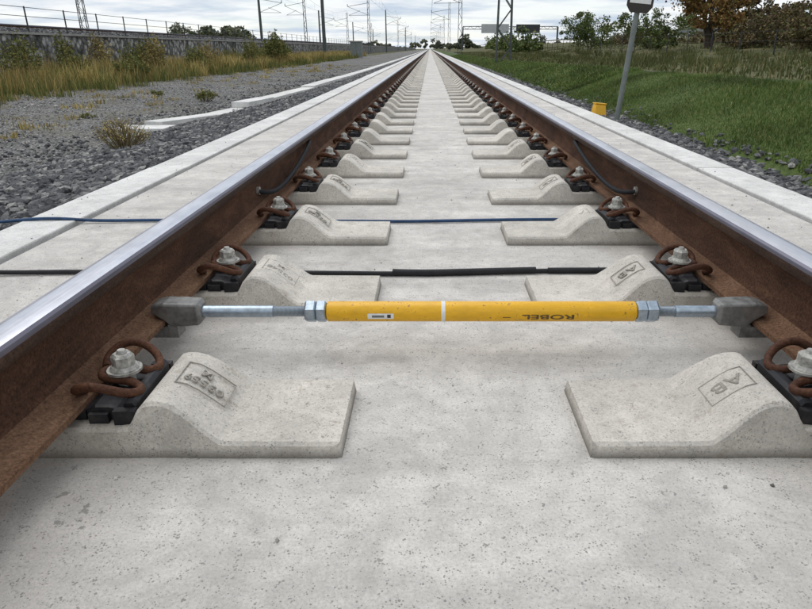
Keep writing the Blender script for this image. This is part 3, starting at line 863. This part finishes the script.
mast((3.05, 29, -.05), 9.0, .62, 0)
for i, yy in enumerate([82, 128, 178, 235, 300, 380, 470]): mast((3.5, yy, -.05), 8.6, .5, 3.3, -1)
for i, yy in enumerate([62, 108, 150, 205, 270, 350, 440]): mast((-9.6, yy, -.2), 8.6, .42, 3.2, random.choice((-1,1)), solid=i%2==0)
for yy in (98, 150, 215, 290, 380): mast((-24.0, yy, -.3), 8.6, .5, 3.2, 1, solid=True)
for yy in (118, 178, 250): mast((-21.3, yy, -.3), 9.5, .55, 3.2, -1)
mast((-33.0, 66, -.3), 11, .7, 0); mast((-12, 330, -.3), 9, .5, 3, 1)
w = empty('catenary_wires')
for xw in (0.2, -6.4, -15.5):
    g = Geo()
    ym = [-20, 29, 82, 128, 178, 235, 300, 380, 470]
    for a_, b_ in zip(ym[:-1], ym[1:]):
        g.beam((xw,a_,5.5),(xw,b_,5.5),.008)
        n = 8
        for i in range(n):
            t0, t1 = i/n, (i+1)/n; f0 = 7.1-1.1*4*t0*(1-t0); f1 = 7.1-1.1*4*t1*(1-t1)
            g.beam((xw,a_+(b_-a_)*t0,f0),(xw,a_+(b_-a_)*t1,f1),.008)
            g.beam((xw,a_+(b_-a_)*t0,f0),(xw,a_+(b_-a_)*t0,5.5),.005)
    g.obj('wire', [M_dark], w)

# ------------------------------------------------------------------ sign on the right
sg = empty('track_sign'); sg.location = (1.90, 6.95, -.08); sg.rotation_euler = (0, R(5.0), 0)
g = Geo(); g.beam((0,0,-.2),(0,0,1.38),.027,n=16); g.obj('post', [M_galv], sg)
g = Geo(); g.beam((0,0,1.3802),(0,0,1.41),.031,n=16); g.obj('post_cap',[M_galv],sg)
pl = [(-.13,1.14),(-.085,1.08),(.085,1.08),(.13,1.14),(.13,1.50),(-.13,1.50)]
V = [(x,-.048,z) for x,z in pl]+[(x,-.042,z) for x,z in pl]
fixn(pymesh('plate', V, [(0,1,2,3,4,5),(11,10,9,8,7,6)]+[(i,(i+1)%6,6+(i+1)%6,6+i) for i in range(6)], [M_ink], sg))
pymesh('white_field', [(-.105,-.0495,1.165),(.105,-.0495,1.165),(.105,-.0495,1.475),(-.105,-.0495,1.475)], [(0,1,2,3)], [M_white], sg)
pymesh('symbol', [(-.06,-.0510,1.28),(0,-.0510,1.22),(.06,-.0510,1.28),(.06,-.0510,1.43),(-.06,-.0510,1.43)], [(0,1,2,3,4)], [M_ink], sg)
for z in (1.17, 1.32): box('clamp', -.045,.045,-.041,.032,z,z+.025,M_galv,sg,.002)
ym = empty('yellow_track_box'); ym.location = (1.845, 7.5, -.045); ym.rotation_euler = (0, R(5), R(12))
v = [(-.075,-.06,0),(.075,-.06,0),(.075,.06,0),(-.075,.06,0),(-.062,-.025,.13),(.062,-.025,.13),(.062,.05,.13),(-.062,.05,.13)]
o = pymesh('housing', v, box_vf(0,1,0,1,0,1)[1], [M_yellow], ym); b = o.modifiers.new('b','BEVEL'); b.width=.010; b.segments=3
box('lid', -.067,.067,-.031,.056,.1305,.144,M_yellow,ym,.004)
g = Geo(); g.beam((0,0,-.2),(0,0,-.001),.03,n=10); g.obj('stake',[M_galv],ym)

# ------------------------------------------------------------------ right: highway barrier, fence, gantry
g = Geo()
g.box(30.45,30.55,10,600,2.45,2.72)
for y in np.arange(10,260,4.0): g.beam((30.6,y,1.9),(30.6,y,2.7),.05)
g.obj('guard_rail', [M_galv])
g = Geo()
for y in np.arange(12,90,2.5): g.beam((11.0,y,.2),(11.0,y,1.25),.022)
for z in (.6,.9,1.2): g.beam((11.0,12,z),(11.0,90,z),.006)
g.obj('wire_fence', [M_dark])
gt = empty('highway_sign_gantry'); gt.location = (18, 190, 0)
g = Geo()
for x in (-9, 17):
    for dy in (-.5,.5): g.beam((x,dy,0),(x,dy,6.2),.18)
for z in (5.6,6.3):
    for dy in (-.5,.5): g.beam((-9,dy,z),(17,dy,z),.10)
for i in range(26): g.beam((-9+i,-.5,5.6 if i%2 else 6.3),(-8+i,-.5,6.3 if i%2 else 5.6),.06)
g.obj('truss', [M_dark], gt)
box('sign_board', -4,3.5,-.8,-.65,4.6,6.9,M_board,gt); box('sign_board_b', 5.5,12,-.8,-.65,4.6,6.8,M_dark,gt)
cab = empty('equipment_cabinet'); cab.location = (-7.6, 70, -.2)
box('body',-.6,.6,-.3,.3,.1,1.5,M_galv,cab,.02); box('roof',-.68,.68,-.38,.38,1.503,1.6,M_wallc,cab,.01); box('plinth',-.62,.62,-.32,.32,-.2,.097,M_wallc,cab); box('door_seam',-.01,.01,-.306,-.302,.15,1.45,M_dark,cab)
def treeline(name, x0, x1, y0, y1, h, n, m, leaf, zb=0):
    cs=[]; rs=[]
    L = math.hypot(x1-x0,y1-y0); k = int(L/(h*.55))
    for i in range(k):
        t_ = (i+random.random())/k; hh = h*random.uniform(.5,1.1)*(0.75+.35*math.sin(t_*13+x0))
        for _ in range(5):
            cs.append((x0+(x1-x0)*t_+random.uniform(-1,1)*h*.4, y0+(y1-y0)*t_+random.uniform(-1,1)*h*.3, zb+hh*random.uniform(.25,.85))); rs.append(hh*random.uniform(.2,.36))
    v,f = leafcloud(cs, rs, n, leaf); return npmesh(name, v, f, [m])
treeline('distant_treeline', -260, -70, 300, 330, 13, 26000, M_far, .5)
treeline('distant_treeline', -62, -42, 150, 170, 9.0, 9000, M_far, .32, zb=-.3)
treeline('distant_treeline', -70, 30, 620, 640, 9, 9000, M_far, .6)
treeline('distant_treeline', 8, 75, 250, 262, 6.5, 12000, M_far, .4)
treeline('hedge', 9, 14, 60, 160, 2.6, 16000, M_leafg, .13, zb=.2)
treeline('hedge', 24, 29, 30, 120, 2.6, 22000, M_leafb, .10, zb=.7)
treeline('distant_treeline', 50, 320, 150, 330, 9, 26000, M_far, .45)

# ------------------------------------------------------------------ world & sun
SUN_EL, SUN_AZ = R(60), R(-35)
W = bpy.data.worlds.new('World'); scene.world = W; W.use_nodes = True
nt = W.node_tree; nt.nodes.clear()
out = nt.nodes.new('ShaderNodeOutputWorld'); bg = nt.nodes.new('ShaderNodeBackground'); bg.inputs['Strength'].default_value = 0.145
sky = nt.nodes.new('ShaderNodeTexSky'); sky.sky_type = 'NISHITA'; sky.sun_disc = False; sky.sun_elevation = SUN_EL; sky.sun_rotation = SUN_AZ
sky.dust_density = 0.4; sky.ozone_density = 2.0
tc = nt.nodes.new('ShaderNodeTexCoord'); sep = nt.nodes.new('ShaderNodeSeparateXYZ'); nt.links.new(tc.outputs['Generated'], sep.inputs[0])
def mth(op, a, b):
    n = nt.nodes.new('ShaderNodeMath'); n.operation = op
    for i, v in enumerate((a, b)):
        if isinstance(v, (int, float)): n.inputs[i].default_value = v
        else: nt.links.new(v, n.inputs[i])
    return n.outputs[0]
zz = mth('ADD', mth('MAXIMUM', sep.outputs[2], 0.0), 0.06)
cmb = nt.nodes.new('ShaderNodeCombineXYZ'); nt.links.new(mth('DIVIDE', sep.outputs[0], zz), cmb.inputs[0]); nt.links.new(mth('DIVIDE', sep.outputs[1], zz), cmb.inputs[1])
def wn(scale, det, stops):
    n1 = nt.nodes.new('ShaderNodeTexNoise'); nt.links.new(cmb.outputs[0], n1.inputs['Vector']); n1.inputs['Scale'].default_value = scale; n1.inputs['Detail'].default_value = det; n1.inputs['Roughness'].default_value = .58
    r_ = nt.nodes.new('ShaderNodeValToRGB'); nt.links.new(n1.outputs['Fac'], r_.inputs['Fac'])
    for e, (p_, c_) in zip(r_.color_ramp.elements, stops): e.position = p_; e.color = (*c_, 1)
    return r_.outputs['Color']
# thin gaps in the cloud deck show a pale blue sky, the deck itself is white with grey bases
fac = wn(.42, 7, [(.42, (.75,.75,.75)), (.54, (1,1,1))])
cc = wn(.62, 7, [(.38, (4.1,4.75,5.6)), (.54, (6.6,6.75,6.85))])
mx = nt.nodes.new('ShaderNodeMix'); mx.data_type = 'RGBA'; nt.links.new(fac, mx.inputs[0]); nt.links.new(sky.outputs['Color'], mx.inputs[6]); nt.links.new(cc, mx.inputs[7])
nt.links.new(mx.outputs[2], bg.inputs['Color']); nt.links.new(bg.outputs[0], out.inputs['Surface'])
sl = bpy.data.lights.new('sun', 'SUN'); sl.energy = 1.4; sl.angle = R(50); sl.color = (1, .975, .94)
so = bpy.data.objects.new('sun', sl); col.objects.link(so)
sd = Vector((math.sin(SUN_AZ)*math.cos(SUN_EL), math.cos(SUN_AZ)*math.cos(SUN_EL), math.sin(SUN_EL)))
so.rotation_euler = sd.to_track_quat('Z', 'Y').to_euler()

# ------------------------------------------------------------------ camera
cd = bpy.data.cameras.new('camera'); cam = bpy.data.objects.new('camera', cd); col.objects.link(cam)
cam.location = (-.067, 0, .668); cam.rotation_euler = (R(90 - 21.95), 0, 0)
cd.sensor_width = 36; cd.lens = 28.15; cd.shift_x = -24/812; cd.clip_start = .02; cd.clip_end = 6000
scene.camera = cam
scene.view_settings.view_transform = 'Standard'; scene.view_settings.look = 'None'; scene.view_settings.exposure = 0; scene.view_settings.gamma = 1
